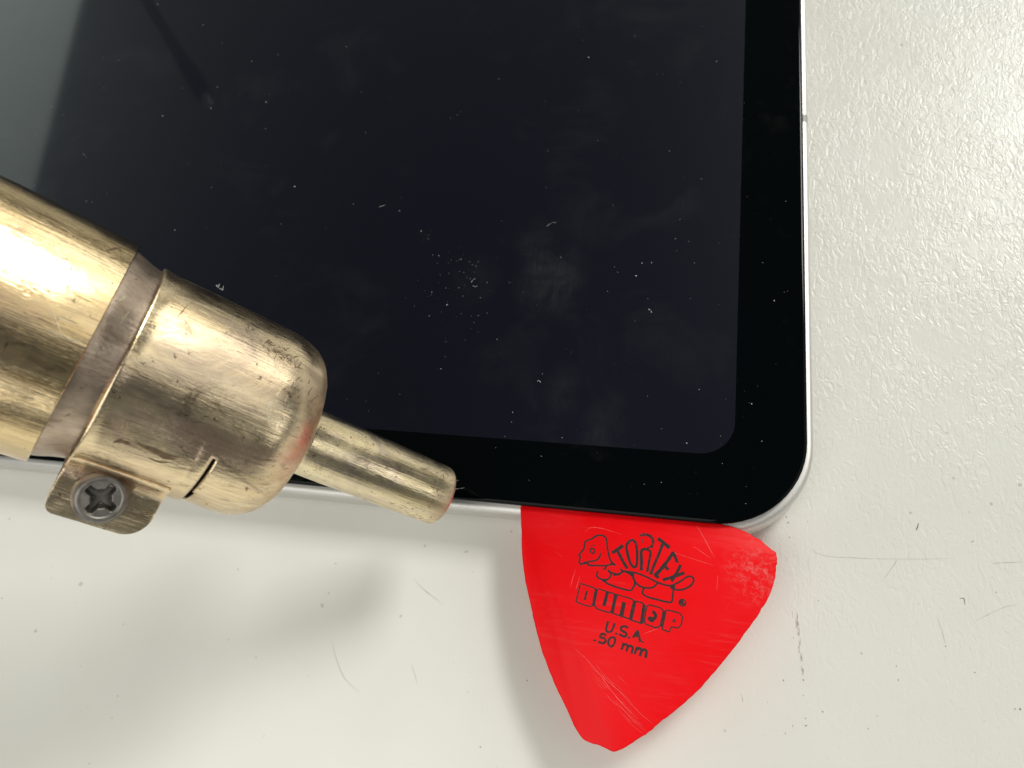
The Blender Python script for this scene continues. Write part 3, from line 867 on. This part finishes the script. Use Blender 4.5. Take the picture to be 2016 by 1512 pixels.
    for _ in range(40):
        x = random.uniform(0, 190); y = 400 + x * 0.42 + random.uniform(0, 420); L_ = random.uniform(15, 70)
        stroke('barrel', random.choice(('burn', 'bright')), [(x, y), (x + L_ * .48, y + L_ * .2), (x + L_ * .93, y + L_ * .4)], random.uniform(.02, .05))
    # crazed, spotted tip
    z3 = lambda x, y: (500 + x / 3.36, 700 + y / 3.36)
    for _ in range(34):
        x = random.gauss(1190, 60); y = random.gauss(815, 42); L_ = random.uniform(10, 50); th = random.uniform(0, 6.3)
        S('tip_tube', 'burn', z3, [(x, y), (x + L_ * .5 * math.cos(th) + random.gauss(0, 6), y + L_ * .5 * math.sin(th)), (x + L_ * math.cos(th + .4), y + L_ * math.sin(th + .4))], random.uniform(.03, .08))
    for _ in range(20):
        x = random.uniform(640, 1100); y = 920 + (x - 640) * 0.30 + random.gauss(0, 22); L_ = random.uniform(14, 60)
        S('tip_tube', 'burn', z3, [(x, y), (x + L_ * .5, y + L_ * .25 + random.gauss(0, 5)), (x + L_, y + L_ * .42)], random.uniform(.03, .06))
    for x, y in ((450, 470), (575, 560), (640, 545), (745, 535), (790, 592), (335, 770), (370, 795), (1025, 980), (1065, 1003), (1068, 932), (760, 748), (940, 805)):
        px, py = z3(x, y); dots('tip_tube', 'burn', px, py, 2, 1.5, 3, .04, .12)
    dots('tip_tube', 'burn', 740, 930, 60, 30, 60, .015, .05)
    dots(C_, 'burn', 520, 760, 70, 110, 70, .015, .06); dots(C_, 'burn', 540, 690, 30, 25, 50, .02, .07)
    dots('barrel', 'burn', 90, 640, 60, 120, 40, .015, .06)
    for (nm, kind), (v, f, c) in bufs.items():
        o = mesh_obj('burnt_marks' if kind == 'burn' else 'pale_scratches', v, f, M[kind], parts[nm], smooth=False)
        o['kind'] = 'stuff'
M['burn'] = mat_metal('burnt_brown_film', (0.27, 0.19, 0.12), 0.55, 2500, 0.5)
M['bright'] = mat_metal('bare_scratched_metal', (0.95, 0.84, 0.62), 0.25, 2500, 0.2)
surface_marks()

# ------------------------------------------------------------------ dust on the glass
def build_dust():
    v, f = [], []
    def speck(p, rx, ry, rot):
        b = len(v); n = 6
        for k in range(n):
            a_ = 2 * math.pi * k / n; q = random.uniform(0.7, 1.2)
            x, y = rx * q * math.cos(a_), ry * q * math.sin(a_)
            v.append((p.x + x * math.cos(rot) - y * math.sin(rot), p.y + x * math.sin(rot) + y * math.cos(rot), p.z))
        v.append((p.x, p.y, p.z + min(rx, ry) * 0.9))
        for k in range(n): f.append((b + k, b + (k + 1) % n, b + n))
    Z = ZT + 0.014
    def at(x, y, s, e=0.6): p = un(x, y, Z); speck(p, s, s * e, random.uniform(0, 3.1))
    for (x, y, s) in [(310, 8, .16), (233, 119, .12), (205, 173, .10), (101, 210, .08), (72, 266, .09), (165, 304, .14), (170, 396, .11), (400, 49, .12), (437, 85, .09), (360, 173, .10),
                      (428, 172, .14), (415, 213, .13), (320, 228, .13), (524, 201, .14), (523, 253, .10), (495, 120, .09), (548, 108, .08), (682, 92, .10), (580, 367, .16), (344, 453, .12),
                      (553, 441, .06), (695, 402, .09), (1159, 113, .15), (1411, 121, .12), (864, 503, .10), (908, 510, .09), (880, 600, .16), (845, 622, .09), (850, 575, .10), (928, 622, .06),
                      (1252, 543, .16), (1330, 470, .08), (1264, 518, .11), (1283, 517, .12), (868, 726, .10), (1068, 736, .07), (979, 668, .07), (1352, 872, .12), (1302, 950, .07), (1480, 795, .12),
                      (1007, 831, .07), (1275, 780, .07), (1524, 592, .13), (1250, 70, .08), (786, 415, .14), (829, 455, .14), (988, 435, .07), (1003, 556, .08), (1210, 525, .07), (720, 790, .06), (745, 735, .05)]:
        at(x, y, s * 0.85)
    def lint(pts, w):
        P = [un(x, y, Z) for x, y in pts]
        for p, q in zip(P, P[1:]):
            m = (p + q) / 2; d = q - p; speck(m, d.length * 0.5, w * 0.6, math.atan2(d.y, d.x))
    lint([(928, 556), (931, 550), (937, 549)], .05); lint([(930, 561), (935, 565), (940, 563)], .05); lint([(1057, 750), (1062, 749), (1065, 754)], .06); lint([(1276, 608), (1281, 611), (1283, 616)], .07)
    lint([(1076, 446), (1086, 438), (1096, 438)], .04); lint([(425, 560), (430, 567), (440, 571)], .10); lint([(432, 558), (430, 566)], .08); lint([(440, 562), (438, 571)], .08); lint([(745, 408), (760, 403)], .05)
    lint([(892, 948), (905, 945)], .03); lint([(890, 963), (905, 962), (915, 960)], .03)
    for k in range(60):                                    # a little cloud of flakes left of the middle
        at(random.gauss(900, 45), random.gauss(545, 50), random.uniform(.02, .07))
    for k in range(420):
        x = random.uniform(0, 1580); y = random.uniform(0, 1000)
        p = un(x, y, Z)
        if p.x > -1 or p.y < 1: continue
        r_ = .014 + .05 * random.random() ** 3; speck(p, r_, r_ * random.uniform(.5, .9), random.uniform(0, 3))
    o = mesh_obj('dust', v, f, M['dust'], None, smooth=False)
    tag(o, 'white dust specks and lint scattered on the tablet screen', 'dust', 'stuff')
build_dust()

# ------------------------------------------------------------------ slim dark rod beyond the tablet (mirrored in the screen)
def build_rod():
    a_ = Vector((-193.5, 161.5, 94.0)); d = Vector((-28.5, 35.5, -14.0)).normalized()
    b_ = a_ + d * ((94.0 - 1.2) / -d.z)
    L_ = (b_ - a_).length
    root = empty('dark_rod', Matrix.Translation(b_ * MM) @ (-d).to_track_quat('Z', 'Y').to_matrix().to_4x4())
    tag(root, 'slim dark rod mirrored as a blurred streak in the upper left of the screen', 'rod')
    def lat(name, prof, mat):
        v, f = [], []; seg = 20
        for z, r in prof:
            for i in range(seg):
                t = 2 * math.pi * i / seg; v.append((r * math.cos(t), r * math.sin(t), z))
        for k in range(len(prof) - 1):
            for i in range(seg):
                j = (i + 1) % seg; f.append((k * seg + i, k * seg + j, (k + 1) * seg + j, (k + 1) * seg + i))
        o = mesh_obj(name, v, f, mat, root); fixnormals(o); return o
    lat('shaft', [(0, 0.01), (0, 1.2), (L_ * 0.6, 1.6), (L_ - 26, 2.2), (L_ - 6, 3.6), (L_ - 2, 3.6), (L_, 0.01)], M['adhesive'])
    lat('tip', [(L_ - 0.5, 1.2), (L_ + 3, 1.1), (L_ + 3.6, 0.6), (L_ + 3.7, 0.01)], M['alu'])
build_rod()
